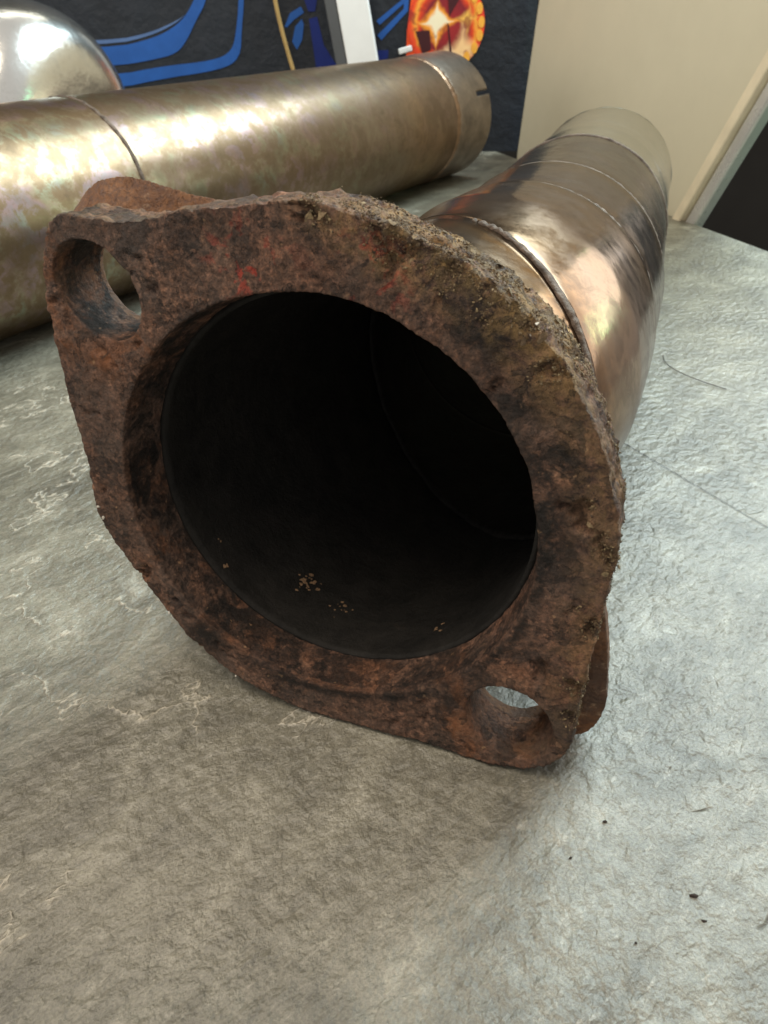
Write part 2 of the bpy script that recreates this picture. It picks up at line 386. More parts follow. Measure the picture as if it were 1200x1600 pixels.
# ------------------------------------------------------------------ tabletop
edge = [(3.13, 21.0), (10.6, -4.6), (-16, -4.6), (-16, 21.0)]
tb = obj('tabletop', *prism(edge[::-1], (0, 0, 0), (1, 0, 0), (0, 1, 0), (0, 0, 1), -.8, 0), M_TABLE, smooth=False)
bevel(tb, .14, 4)
tag(tb, 'grey slate-patterned tabletop with an embossed surface, under all the pipes', 'tabletop')

# ------------------------------------------------------------------ rusty flanged elbow
FC = np.array((-0.3158, 2.5919, 1.2278))
FU = np.array((0.6636, -0.3125, -0.6797)); FV = np.array((-0.6662, 0.1663, -0.7270)); FN = np.array((0.3402, 0.9353, -0.0978))
def fpt(u, v, t): return FC+FU*u+FV*v+FN*t
elbow = thing('exhaust_elbow', 'exhaust pipe elbow with a rusty two-bolt flange facing the camera and heat-tinted tube behind', 'exhaust pipe', (0.6, 3.5, 0))

OUT = [(-1.64,-.066),(-1.632,-.135),(-1.554,-.192),(-1.358,-.372),(-1.216,-.592),(-1.023,-.82),(-.929,-.94),(-.849,-1.008),(-.6875,-1.102),(-.4405,-1.219),(-.225,-1.282),(-.0155,-1.3065),(.146,-1.288),(.3055,-1.26),(.483,-1.207),(.669,-1.1085),(.777,-1.047),(.8855,-.951),(1.062,-.7556),(1.261,-.52),(1.39,-.373),(1.579,-.188),(1.622,-.082),(1.629,.069),(1.541,.221),(1.389,.3735),(1.164,.552),(.963,.768),(.7175,.985),(.397,1.149),(.12,1.194),(-.105,1.157),(-.374,1.1085),(-.721,1.015),(-.834,.884),(-.988,.73),(-1.1745,.57),(-1.416,.311),(-1.535,.187),(-1.591,.082)]
def chaikin(P, it):
    P = np.asarray(P, float)
    for _ in range(it):
        Q = np.roll(P, -1, 0); P = np.stack([.75*P+.25*Q, .25*P+.75*Q], 1).reshape(-1, 2)
    return P
def plate(front, loops_f, back, loops_b, t0, t1, voxel):
    """solid plate: outline + holes at the front and at the back (same vertex counts), voxel-remeshed"""
    allf = [front]+loops_f; allb = [back]+loops_b
    def cap(ls):
        pts, eds = [], []
        for lp in ls:
            b0 = len(pts); n = len(lp); pts += [Vector((float(p[0]), float(p[1]))) for p in lp]
            eds += [(b0+i, b0+(i+1) % n) for i in range(n)]
        r = delaunay_2d_cdt(pts, eds, [], 0, 1e-5)
        tri = []
        def inside(p, lp):
            x, y = lp[:, 0], lp[:, 1]; x2, y2 = np.roll(x, -1), np.roll(y, -1)
            c = ((y > p[1]) != (y2 > p[1])) & (p[0] < (x2-x)*(p[1]-y)/(y2-y+1e-12)+x)
            return c.sum() % 2 == 1
        for f in r[2]:
            c = np.mean([[r[0][i][0], r[0][i][1]] for i in f], 0)
            if inside(c, ls[0]) and not any(inside(c, l) for l in ls[1:]): tri.append(tuple(f))
        return tri, len(pts), len(r[0])
    allf = [np.asarray(l) for l in allf]; allb = [np.asarray(l) for l in allb]
    tf, n, nr = cap(allf); assert n == nr
    V = [(p[0], p[1], t0) for l in allf for p in l]+[(p[0], p[1], t1) for l in allb for p in l]
    F = [f[::-1] for f in tf]+[tuple(i+n for i in f) for f in tf]
    b0 = 0
    for l in allf:
        k = len(l); F += [(b0+i, b0+(i+1) % k, n+b0+(i+1) % k, n+b0+i) for i in range(k)]; b0 += k
    me = bpy.data.meshes.new('tmp'); me.from_pydata(V, [], F); me.update()
    bm = bmesh.new(); bm.from_mesh(me); bmesh.ops.recalc_face_normals(bm, faces=bm.faces); bm.to_mesh(me); bm.free()
    to = bpy.data.objects.new('tmp', me); COL.objects.link(to)
    rm = to.modifiers.new('r', 'REMESH'); rm.mode = 'VOXEL'; rm.voxel_size = voxel
    dg = bpy.context.evaluated_depsgraph_get(); ev = to.evaluated_get(dg); m2 = ev.to_mesh()
    nv = len(m2.vertices); co = np.empty(nv*3, np.float32); m2.vertices.foreach_get('co', co); co = co.reshape(-1, 3).astype(float)
    no = np.empty(nv*3, np.float32); m2.vertex_normals.foreach_get('vector', no); no = no.reshape(-1, 3).astype(float)
    fc = [tuple(p.vertices) for p in m2.polygons]
    ev.to_mesh_clear(); bpy.data.objects.remove(to); bpy.data.meshes.remove(me)
    return co, no, fc
def circ(cx, cy, rx, ry, n, ph=0):
    a = np.linspace(0, 2*PI, n, endpoint=False); return np.stack([cx+rx*np.cos(a), cy+ry*np.sin(a)], 1)
TH = .285
of = chaikin(OUT, 3)
hf = [circ(0, 0, 1.0, 1.0, 120), circ(-1.335, 0, .228, .190, 40), circ(1.345, .002, .230, .200, 40)]
hb = [circ(0, 0, .972, .972, 120), circ(-1.335, 0, .205, .190, 40), circ(1.35, .012, .212, .205, 40)]
co, no, fc = plate(of, hf, of*1.005, hb, 0, TH, .0095)
def sst(a, b, x): t = np.clip((x-a)/(b-a), 0, 1); return t*t*(3-2*t)
rad = np.hypot(co[:, 0], co[:, 1]); ang = np.degrees(np.arctan2(co[:, 1], co[:, 0]))
cl = co.copy(); cl[:, 2] *= 1
N1 = np.array([fbm(p*2.2, 3) for p in co]); N2 = np.array([fbm(p*7+3.1, 4) for p in co]); N3 = np.array([noise.noise(Vector(p*22)) for p in co])
RIM = (no[:, 2] > -.6) & (no[:, 2] < .6)
# distance to outline (coarse)
od = np.min(np.hypot(co[:, None, 0]-of[None, ::4, 0], co[:, None, 1]-of[None, ::4, 1]), 1)
hole_d = np.minimum(np.hypot(co[:, 0]+1.335, co[:, 1]), np.hypot(co[:, 0]-1.345, co[:, 1]))
arc = sst(-140, -118, ang)*(1-.6*sst(-92, -70, ang))*(1-sst(-14, 2, ang))            # the upper right edge
outer = sst(.10, .03, od) if False else np.clip(1-od/.09, 0, 1)
N4 = np.array([noise.noise(Vector(p*48)) for p in co])
disp = .006*N1+.0032*N2+.003*N3+.003*N4
disp += outer*RIM*(.016*N2+.010*N3)
pits = np.clip(N2-.34, 0, 1); disp -= .045*pits*(rad > 1.03)
# delaminated edge: an open crack runs between the layers of the rim
tl = .105+.02*N1+.03*np.sin(np.radians(ang)*3)
grv = np.exp(-((co[:, 2]-tl)/.016)**2)*outer*RIM*np.clip(arc*.4+sst(-40, -18, ang)*(1-sst(18, 28, ang))+sst(-172, -160, ang)*.5*(1-sst(-150, -128, ang)), 0, 1)
disp -= .055*grv*np.clip(.7+N2, .15, 1.4)
# flaked layer: front skin missing along part of the upper edge
N5 = np.array([fbm(p*3.6+9.7, 5) for p in co])
for lv in (-.12, .10, .30): disp += .0022*sst(lv, lv+.035, N5)*(rad > 1.0)
fl = (no[:, 2] < -.3)*np.clip((N2+.9*outer*arc-.55)*4, 0, 1); disp -= .016*fl
# worn groove ring round the bolt holes
wear = np.exp(-((hole_d-.31)/.05)**2)*(no[:, 2] < -.3)*(co[:, 1] > -.05); disp += wear*.014*(.6+N2)
disp *= .45+.55*sst(.20, .30, hole_d)
co2 = co+no*disp[:, None]
W = co2@np.stack([FU, FV, FN])+FC
crust = np.clip(arc*np.clip(1.25-od/.17, 0, 1), 0, 1); crust = np.maximum(crust, .35*outer*RIM)
lft = sst(-1.2, -1.6, co[:, 0]) if False else np.clip((-co[:, 0]-1.25)/.25, 0, 1)
orange = np.clip(lft*.9*(co[:, 1] > -.1)+np.exp(-((hole_d-.30)/.10)**2)*.8*(co[:, 1] > 0)+.35*np.exp(-((co[:, 0]-1.15)**2+(co[:, 1]+.35)**2)/.05)+.6*np.exp(-((co[:, 0]+.25)**2+(co[:, 1]-1.06)**2)/.06)+.4*(rad < 1.02)*(co[:, 1] > .2)+.10, 0, 1)
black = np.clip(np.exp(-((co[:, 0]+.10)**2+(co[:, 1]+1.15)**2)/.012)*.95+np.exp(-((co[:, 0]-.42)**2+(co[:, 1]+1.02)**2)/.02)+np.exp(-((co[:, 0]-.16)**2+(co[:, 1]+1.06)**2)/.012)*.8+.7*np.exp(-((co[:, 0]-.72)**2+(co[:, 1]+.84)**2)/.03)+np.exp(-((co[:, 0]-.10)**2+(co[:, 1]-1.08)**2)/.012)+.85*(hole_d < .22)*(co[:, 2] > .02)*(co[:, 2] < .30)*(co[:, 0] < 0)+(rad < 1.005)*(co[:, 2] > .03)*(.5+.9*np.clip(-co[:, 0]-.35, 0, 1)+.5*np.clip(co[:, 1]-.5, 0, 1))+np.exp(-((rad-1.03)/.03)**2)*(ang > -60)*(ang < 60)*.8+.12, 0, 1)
red = np.clip(np.exp(-((co[:, 0]+.93)**2+(co[:, 1]+.62)**2)/.022)+.8*np.exp(-((co[:, 0]+.55)**2+(co[:, 1]+.96)**2)/.02), 0, 1)
o = obj('flange', W, fc, M_RUST, elbow, attrs=dict(crust=crust, orange=orange, black=black, red=red))
# crumbling scale along the upper right edge (uncountable)
bmi = bmesh.new(); bmesh.ops.create_icosphere(bmi, subdivisions=1, radius=1)
IV = np.array([v.co[:] for v in bmi.verts]); IF = [tuple(v.index for v in f.verts) for f in bmi.faces]; bmi.free()
sel = np.where((crust > .25) & (co[:, 2] < TH-.01) & (N2+.6*crust*arc > .34) & (arc > .2) & (od < .13) & (ang < -6))[0]
V, F, tone = [], [], []
def grain(k, r, flatn, dz):
    nz = Vector(no[k]+np.random.normal(0, .28, 3)).normalized(); tx = nz.orthogonal().normalized(); ty = nz.cross(tx)
    a = random.uniform(0, 6.28); tx, ty = tx*math.cos(a)+ty*math.sin(a), ty*math.cos(a)-tx*math.sin(a)
    c = co2[k]+np.random.normal(0, .004, 3)+no[k]*dz
    q = IV*(1+.45*np.random.normal(size=(len(IV), 1)).clip(-1, 1))*r
    q = q[:, :1]*np.array(tx)*1.4+q[:, 1:2]*np.array(ty)*.9+q[:, 2:]*flatn*np.array(nz)
    b0 = len(V)*len(IV); V.append((q+c)@np.stack([FU, FV, FN])+FC); F.extend(tuple(i+b0 for i in f) for f in IF)
    tone.extend([float(np.clip(.36+.2*np.random.normal()+.3*N1[k], 0, .9))]*len(IV))
for k in np.random.choice(sel, 6500, replace=True): grain(k, .0018+.0032*random.random()**2, .7, 0)     # sandy grit
for k in np.random.choice(sel, 170, replace=True): grain(k, .006+.011*random.random()**2, .16, .001)     # thin lifted flakes
t_n = len(tone)
for (u0, v0, n_, r_) in ((-.735, .985, 7, .013), (-.70, 1.0, 4, .010), (-.09, 1.15, 6, .011), (.39, 1.14, 4, .008), (-.02, -1.295, 6, .010)):
    near = np.where((np.hypot(co[:, 0]-u0, co[:, 1]-v0) < .035) & (co[:, 2] < .06))[0]
    for k in np.random.choice(near, n_): grain(k, r_*random.uniform(.4, 1.1), .4, 0)          # pale chips on the edge
tone[t_n:] = [1.0]*(len(tone)-t_n)
o = obj('corrosion_scale', np.concatenate(V), F, M_CRUST, elbow, smooth=False, attrs=dict(tone=tone)); o['kind'] = 'stuff'

# rear plate: the smoother second flange behind the first
RP = [(-1.80,0),(-1.765,-.15),(-1.66,-.285),(-1.5,-.385),(-1.32,-.50),(-1.1,-.68),(-.85,-.90),(-.45,-1.12),(0,-1.2),(.45,-1.12),(.82,-.88),(1.1,-.70),(1.42,-.485),(1.58,-.365),(1.70,-.25),(1.765,-.10),(1.715,.03),(1.62,.14),(1.43,.30),(1.1,.5),(.85,.76),(.45,1.02),(0,1.08),(-.45,1.0),(-.85,.78),(-1.2,.48),(-1.55,.2),(-1.70,.10)]
rf = chaikin(RP, 3)
hr = [circ(0, 0, 1.0, 1.0, 120), circ(-1.375, .035, .205, .205, 40), circ(1.365, .066, .192, .192, 40)]
rff = rf.copy(); kk = sst(-.7, -1.15, -np.abs(rf[:, 0]))*0+sst(.8, 1.2, -rf[:, 0])*(1-sst(-.10, .08, rf[:, 1])); rff[:, 0] *= 1-.085*kk; rff[:, 1] *= 1-.30*kk
c3, n3, f3 = plate(rff, hr, rf, hr, TH-.01, TH+.10, .0115)
dsp = np.array([.007*fbm(p*5, 4)+.003*noise.noise(Vector(p*24)) for p in c3]); c3 = c3+n3*dsp[:, None]
o = obj('backing_plate', c3@np.stack([FU, FV, FN])+FC, f3, M_RUST2, elbow); o['label'] = 'smoother orange-brown backing plate behind the scaly flange'

# tube
PATH = [(-.3838,2.4048,1.2474),(-.248,2.779,1.208),(-.12,3.09,1.172),(.07,3.40,1.142),(.285,3.723,1.122),(.525,4.173,1.106),(.745,4.629,1.094),(.953,5.087,1.085),(1.152,5.548,1.078),(1.344,6.011,1.072),(1.522,6.475,1.067),(1.694,6.941,1.063),(1.865,7.407,1.059),(2.034,7.874,1.057),(2.21,8.342,1.055),(2.385,8.81,1.053),(2.559,9.279,1.052),(2.732,9.748,1.051),(2.903,10.218,1.05),(3.073,10.688,1.05),(3.14,10.87,1.05)]
P, _ = resample(smooth_path(PATH, 2), .05)
P, T, Rr, U, L = frames(P)
L0 = .47                                       # arc length where the first stub starts counting
def at(s): return (np.stack([np.interp(s, L-L0, A[:, k]) for A in (P,) for k in range(3)], -1), np.stack([np.interp(s, L-L0, Rr[:, k]) for k in range(3)], -1), np.stack([np.interp(s, L-L0, U[:, k]) for k in range(3)], -1), np.stack([np.interp(s, L-L0, T[:, k]) for k in range(3)], -1))
# joints: station along the pipe and how far the joint is mitred to the side
J = [(1.55, -.62, .03), (2.80, -.10, .02), (3.88, -.09, .03), (5.78, -.08, .04)]
def shear(s, cosf):
    ks = np.interp(s, [-.3, .2]+[j[0] for j in J]+[6.5], [0, 0]+[j[1] for j in J]+[0]); return ks*cosf
def radius(s):
    r = np.interp(s, [-.3, .3, 1.50, 1.60, 2.1, 2.74, 2.88, 3.82, 3.94, 5.74], [.985, .985, .99, 1.012, 1.055, 1.035, 1.008, 1.004, .985, .965]); return r
def shell(s0, s1, ds, rad_out, rad_in, nphi=160, wob=.004):
    ss = np.arange(s0, s1+1e-6, ds); ss[-1] = s1
    ph = np.linspace(0, 2*PI, nphi, endpoint=False)
    V, A = [], []
    for side, rf_ in ((0, rad_out), (1, rad_in)):
        for s in ss:
            sv = s+shear(np.full(nphi, s), np.cos(ph))
            p, r_, u_, t_ = at(sv)
            fade = (1-sst(-.35, .25, np.cos(ph)))*(1-abs(np.clip((s-1.55)/.5, -1, 1)))
            rr = rf_(s)*(1-fade)+fade*np.interp(s, [1.05, 2.05], [rf_(1.05), rf_(2.05)]) if side == 0 else rf_(s)
            rr = rr+(wob*np.array([noise.noise(Vector((math.cos(a)*1.6, math.sin(a)*1.6, s*1.2))) for a in ph]) if side == 0 else 0)
            V.append(p+(rr*np.cos(ph))[:, None]*r_+(rr*np.sin(ph))[:, None]*u_); A.append(np.full(nphi, s/8.7))
    n = len(ss); F, mi = [], []
    idx = lambda k, i, j: (k*n+i)*nphi+j % nphi
    for i in range(n-1):
        for j in range(nphi):
            F.append((idx(0, i, j), idx(0, i, j+1), idx(0, i+1, j+1), idx(0, i+1, j))); mi.append(0)
            F.append((idx(1, i, j), idx(1, i+1, j), idx(1, i+1, j+1), idx(1, i, j+1))); mi.append(1)
    for i, fl_ in ((0, 0), (n-1, 1)):
        for j in range(nphi):
            a, b_, c, d = idx(0, i, j), idx(1, i, j), idx(1, i, j+1), idx(0, i, j+1)
            F.append((a, b_, c, d) if fl_ == 0 else (a, d, c, b_)); mi.append(1 if s0 < 0 else 0)
    return np.concatenate(V), F, mi, np.concatenate(A)
stations = [-.03]+[j[0] for j in J]
for a, b_ in zip(stations[:-1], stations[1:]):
    v_, f_, mi, al = shell(a, b_, .04, radius, lambda s: .955)
    obj('tube_section', v_, f_, [M_ELBOW, M_SOOT], elbow, midx=mi, attrs=dict(along=al))
v_, f_, mi, al = shell(5.785, 8.69, .05, lambda s: np.interp(s, [5.7, 5.85, 6.2, 6.5, 6.7, 7.1, 7.25, 7.4, 8.2, 8.45, 8.6, 8.69], [.95, .94, .925, .93, .94, .94, .93, .925, .925, .93, .94, .925]), lambda s: .885, wob=.003)
o = obj('outlet_collar', v_, f_, [M_POL, M_SOOT], elbow, midx=mi, attrs=dict(along=al)); o['label'] = 'brightly polished plain end of the elbow'
def weld(s, shr, r0, br, mat, name, n=420, gap=(0, 360), ripple=.35, flat=.55):
    """rippled weld bead round the pipe at station s"""
    ph = np.radians(np.linspace(gap[0], gap[1], n)); V = []
    k = 8
    for i, a in enumerate(ph):
        sv = s+shr*math.cos(a)+.012*noise.noise(Vector((a*3, s, 0)))
        p, r_, u_, t_ = at(np.array(sv)); rd = r_*math.cos(a)+u_*math.sin(a)
        gate = np.clip(.5+1.6*noise.noise(Vector((a*2.3, s*5, 7))), 0, 1)
        rp = ripple*gate*math.sin(a*88+5*noise.noise(Vector((a*7, 0, s))))
        wd = br*(1+.45*noise.noise(Vector((a*5, s*3, 2)))+.25*noise.noise(Vector((a*17, s*3, 2)))+.3*rp)
        ht = br*flat*(1+.4*noise.noise(Vector((a*8, s, 4)))+rp)
        for q in range(k):
            b_ = 2*PI*q/k
            V.append(p+rd*(r0+ht*math.sin(b_))+t_*wd*math.cos(b_))
    F = [(i*k+j, i*k+(j+1) % k, (i+1)*k+(j+1) % k, (i+1)*k+j) for i in range(n-1) for j in range(k)]
    return obj(name, V, F, mat, elbow)
weld(J[0][0]+.01, J[0][1], .998, .034, M_WELD_D, 'weld_bead', ripple=.3, gap=(-95, 92))
weld(J[1][0], J[1][1], 1.006, .050, M_WELD_D, 'weld_bead', flat=.34, ripple=.25)
weld(J[2][0], J[2][1], .988, .036, M_WELD_D, 'weld_bead', flat=.34, ripple=.25)
weld(J[3][0]-.02, J[3][1], .958, .03, M_WELD_D, 'weld_bead', ripple=.15)
weld(.42, -.02, 1.0, .05, M_WELD_D, 'weld_bead')
weld(8.62, 0, .925, .028, M_RIM, 'rolled_rim', ripple=0)
weld(J[0][0], J[0][1], .957, .040, M_SOOT, 'inner_weld_seam', ripple=.25, flat=.6)

# ------------------------------------------------------------------ long pipe lying behind
BE = np.array((.5278, .8494, 0.)); BE /= np.linalg.norm(BE); BC = np.array((-6.929, 4.312, 1.165)); BR = 1.163
BS = np.array((BE[1], -BE[0], 0)); BUp = np.array((0, 0, 1.))
back = thing('straight_exhaust_pipe', 'long straight exhaust pipe with straw and rainbow heat tint, lying behind the rusty flange', 'exhaust pipe', (BC[0]+BE[0]*8, BC[1]+BE[1]*8, 0))
def cyl_surface(s0, s1, ds, rfun, nphi, skip=None, wob=.004):
    ss = np.append(np.arange(s0, s1, ds), s1); ph = np.linspace(0, 2*PI, nphi, endpoint=False)
    V = []
    for s in ss:
        rr = rfun(s)+wob*np.array([noise.noise(Vector((math.cos(a), math.sin(a), s*.5))) for a in ph])
        V.append(BC+BE*s+(rr*np.cos(ph))[:, None]*BS+(rr*np.sin(ph))[:, None]*BUp)
    F = []
    for i in range(len(ss)-1):
        for j in range(nphi):
            if skip and skip((ss[i]+ss[i+1])/2, math.degrees((ph[j]+PI/nphi))): continue
            F.append((i*nphi+j, (i+1)*nphi+j, (i+1)*nphi+(j+1) % nphi, i*nphi+(j+1) % nphi))
    return np.concatenate(V), F, np.repeat(ss, nphi)
def solid(o, t, inner=None):
    sd = o.modifiers.new('wall', 'SOLIDIFY'); sd.thickness = t*S; sd.offset = -1
    if inner is not None: o.data.materials.append(inner); sd.material_offset = 1
    return o
v_, f_, al = cyl_surface(-3, 14.42, .12, lambda s: BR-.012, 160)
solid(obj('tube', v_, f_, M_BACK, back, attrs=dict(along=np.clip(al/14.4, 0, 1))), .05, M_SOOT)
SLOT = 24.5
v_, f_, al = cyl_surface(14.42, 15.78, .04, lambda s: np.interp(s, [14.42, 14.55, 14.8, 15.78], [BR-.005, BR+.01, BR+.028, BR+.035]), 240,
                     skip=lambda s, a: abs((a-SLOT+180) % 360-180) < 2.2 and s > 15.2, wob=.006)
solid(obj('end_sleeve', v_, f_, M_SLEEVE, back), .06, M_SOOT)
def ring_on_back(s, br, r0, mat, name, a0=0, a1=360, amp=.3, flat=.5, frq=60):
    n = 360; k = 8; V = []
    for a in np.radians(np.linspace(a0, a1, n)):
        rd = BS*math.cos(a)+BUp*math.sin(a); sv = s+.03*noise.noise(Vector((a*2, s, 1)))
        x = 1+amp*math.sin(a*frq+2*noise.noise(Vector((a*5, s, 0))))
        for q in range(k):
            b_ = 2*PI*q/k; V.append(BC+rd*(r0+br*flat*x*math.sin(b_))+BE*(sv+br*(1+.2*amp*x)*math.cos(b_)))
    F = [(i*k+j, i*k+(j+1) % k, (i+1)*k+(j+1) % k, (i+1)*k+j) for i in range(n-1) for j in range(k)]
    return obj(name, V, F, mat, back)
ring_on_back(14.38, .10, BR-.03, M_COPPER, 'weld_bead', flat=.35, amp=.10, frq=43)
ring_on_back(6.2, .026, BR-.012, M_WELD_D, 'weld_bead', amp=.5, frq=40)

# ------------------------------------------------------------------ bright polished bend on the left
can = thing('polished_muffler', 'big mirror-polished muffler can with a rounded end, at the top left behind the long pipe', 'muffler', (-8, 13.5, 0))
CR = 1.66
ca = np.array((.93, -.37, 0)); ca /= np.linalg.norm(ca); cs = np.array((ca[1], -ca[0], 0)); ce = np.array((-5.05, 12.5, CR))
prof = [(-11, CR-.02)]+[(q, CR-.006) for q in np.linspace(-10.8, -.3, 40)]+[(-.3+1.0*math.sin(t), (CR-.006)*(.25+.75*math.cos(t)**.55)) for t in np.linspace(.06, PI/2-.002, 26)]+[(.72, .2), (.72, .001)]
nph = 128; ph = np.linspace(0, 2*PI, nph, endpoint=False)
V = np.concatenate([ce+ca*q+(r*np.cos(ph))[:, None]*cs+(r*np.sin(ph))[:, None]*np.array((0, 0, 1.)) for q, r in prof])
F = [(i*nph+j, i*nph+(j+1) % nph, (i+1)*nph+(j+1) % nph, (i+1)*nph+j) for i in range(len(prof)-1) for j in range(nph)]
obj('can_body', V, F, M_CHROME, can)
V = []
for a in ph:
    rd = cs*math.cos(a)+np.array((0, 0, 1.))*math.sin(a)
    for q in range(8): V.append(ce+rd*(CR-.01+.028*math.sin(q*PI/4))+ca*(-.32+.04*math.cos(q*PI/4)))
F = [(i*8+j, i*8+(j+1) % 8, ((i+1) % nph)*8+(j+1) % 8, ((i+1) % nph)*8+j) for i in range(nph) for j in range(8)]
obj('rolled_seam', V, F, M_CHROME, can)

# ------------------------------------------------------------------ banner with printed graphics
BY = 20.67
def bz(x, z): return (x*1.0231, 3.095+1.0231*(z-3.025))
banner = thing('banner', 'dark navy banner with blue stripes and a glowing red lamp print, standing behind the pipes', 'banner', (-2, BY+.1, 0))
o = obj('banner_sheet', *box((-4.3, BY+.06, 5.0), 16.3, .12, 10), M_NAVY, banner, smooth=False)
def flat(name, poly, mat, lift=.02):
    pl = [bz(*p) for p in poly]
    return obj(name, *prism(pl, (0, BY, 0), (1, 0, 0), (0, 0, 1), (0, -1, 0), .002, lift), mat, banner, smooth=False)
def smooth_poly(pts, it=2):
    return smooth_path([(p[0], p[1], 0) for p in pts], it)[:, :2].tolist()
up_ = smooth_poly([(-10.8, 2.36), (-6.25, 2.36), (-5.32, 2.52), (-4.75, 2.72), (-4.35, 3.0), (-4.0, 3.5), (-3.7, 4.3)])
lo_ = smooth_poly([(-10.8, 1.98), (-6.31, 1.99), (-5.4, 2.1), (-4.75, 2.22), (-4.45, 2.5), (-4.2, 2.85), (-3.86, 3.25), (-3.5, 4.3)])
flat('stripe', up_+lo_[::-1], M_BLUE)
u2 = smooth_poly([(-10.8, 2.42), (-6.25, 2.42), (-5.32, 2.58), (-4.7, 2.8), (-4.42, 2.98)]); l2 = smooth_poly([(-10.8, 2.50), (-6.25, 2.50), (-5.32, 2.64), (-4.68, 2.85), (-4.42, 2.98)])
flat('stripe', l2+u2[::-1], M_BLUE_L)
u3 = smooth_poly([(-10.8, 1.78), (-6.32, 1.80), (-5.21, 1.97), (-3.9, 2.07), (-3.42, 2.25), (-3.26, 2.7), (-3.14, 3.2), (-3.0, 4.3)])
l3 = smooth_poly([(-10.8, 1.50), (-6.40, 1.52), (-5.2, 1.72), (-3.75, 1.88), (-3.25, 2.1), (-3.14, 2.7), (-3.02, 3.2), (-2.88, 4.3)])
flat('stripe', u3+l3[::-1], M_BLUE)
flat('stripe', [(.02, 2.80), (.69, 3.24), (.78, 3.24), (.76, 2.98), (.13, 2.42), (.04, 2.52), (.66, 3.02), (.66, 3.12), (.10, 2.72)], M_BLUE)
flat('stripe', [(-.1, 2.0), (.28, 2.05), (.3, 2.22), (-.1, 2.22)], M_BLUE_D)
for pl, mt_ in (([(-2.13, 2.72), (-1.98, 2.98), (-1.72, 3.1), (-1.66, 2.98), (-1.9, 2.85), (-2.08, 2.70)], M_BLUE), ([(-1.98, 2.42), (-1.88, 2.72), (-1.72, 2.86), (-1.68, 2.76), (-1.74, 2.46), (-1.88, 2.26)], M_BLUE), ([(-1.55, 2.86), (-1.36, 2.9), (-1.24, 2.35), (-1.0, 2.0), (-.9, 1.9), (-1.45, 1.9)], M_BLUE_D), ([(-1.7, 3.4), (-1.55, 3.0), (-1.4, 3.0), (-1.3, 3.4)], M_BLUE_D)):
    flat('print_patch', pl, mt_)
def mat_lamp():
    """printed photograph of a red lamp: concentric orange ring, pale four-pointed star"""
    mt, nt, b = new_mat('red_lamp_print'); g = N(nt)
    tc = g.n('ShaderNodeTexCoord'); sp = g.n('ShaderNodeSeparateXYZ'); mp = g.n('ShaderNodeMapping'); mp.inputs['Scale'].default_value = (1/S,)*3
    g.link(tc.outputs['Object'], mp.inputs[0]); wv = g.warp(mp.outputs[0], 2.2, .34); g.link(wv, sp.inputs[0])
    X, Z = sp.outputs[0], sp.outputs[2]
    def star(cx, cz, k):
        ax = g.math('ABSOLUTE', g.math('SUBTRACT', X, cx)); az = g.math('ABSOLUTE', g.math('SUBTRACT', Z, cz))
        return g.math('ADD', g.math('POWER', ax, .55), g.math('MULTIPLY', g.math('POWER', az, .55), k))
    rr = g.math('SQRT', g.math('ADD', g.math('POWER', X, 2.), g.math('POWER', Z, 2.)))
    base = g.ramp(rr, [(.0, (.40, .02, .02)), (.55, (.22, .010, .02)), (.68, (.75, .06, .01)), (.78, (.95, .42, .05)), (.85, (.85, .08, .015)), (1.0, (.60, .02, .02))])
    s1 = star(-.22, .06, 1.0); col = g.mix(g.ramp(s1, [(.70, 1.), (.86, 0.)]), base, (.95, .36, .03))
    col = g.mix(g.ramp(s1, [(.54, 1.), (.70, 0.)]), col, (.95, .86, .62))
    s2 = star(.42, -.52, 1.0); col = g.mix(g.ramp(s2, [(.50, 1.), (.95, 0.)]), col, (.95, .62, .30))
    s3 = star(.52, .12, 1.1); col = g.mix(g.ramp(s3, [(.35, 1.), (.72, 0.)]), col, (.95, .55, .10))
    s4 = star(.05, -.62, 1.2); col = g.mix(g.ramp(s4, [(.30, 1.), (.75, 0.)]), col, (.95, .70, .45))
    col = g.mix(g.ramp(g.noise(mp.outputs[0], 3.2, 3), [(.56, 0.), (.64, .65)]), col, (.20, .01, .015))
    g.link(col, b.inputs['Base Color']); b.inputs['Roughness'].default_value = .45
    b.inputs['Emission Strength'].default_value = 0
    return mt
M_LAMP = mat_lamp(); M_LAMP_S = mat_plain('orange_lamp_side', (.85, .085, .012), .45, 0, .12, 1); M_LAMP_Y = mat_plain('yellow_bead_print', (.90, .42, .05), .45, 0, .15, 6)
cx, cz = bz(1.66, 2.70)
side = [bz(.72, 2.0), bz(.74, 2.6), bz(.84, 3.25), bz(.95, 3.9), bz(1.9, 4.1), bz(1.5, 3.0), bz(1.3, 2.0)]
obj('lamp_print', *prism(side, (0, BY, 0), (1, 0, 0), (0, 0, 1), (0, -1, 0), .002, .02), M_LAMP_S, banner, smooth=False)
ring = [(cx+.92*math.cos(a), cz+.92*math.sin(a)) for a in np.linspace(0, 2*PI, 64, endpoint=False)]
pv, pf = prism(ring, (0, BY, 0), (1, 0, 0), (0, 0, 1), (0, -1, 0), .022, .04)
obj('lamp_print', pv, pf, M_LAMP, banner, smooth=False, base=tuple(np.array((cx, BY, cz))-np.array((-2, BY+.1, 0))))
M_LAMP_D = mat_plain('dark_red_print', (.05, .004, .008), .45, 0, .3, 2)
for pl in ([(-.02, .90), (.42, .82), (.30, .52), (.06, .16)], [(-.74, -.12), (-.40, -.10), (-.36, -.50), (-.56, -.58)], [(.02, .05), (.06, .0), (.16, -.62), (.11, -.66)]):
    obj('dark_print', *prism([(cx+q[0], cz+q[1]) for q in pl], (0, BY, 0), (1, 0, 0), (0, 0, 1), (0, -1, 0), .042, .05), M_LAMP_D, banner, smooth=False)
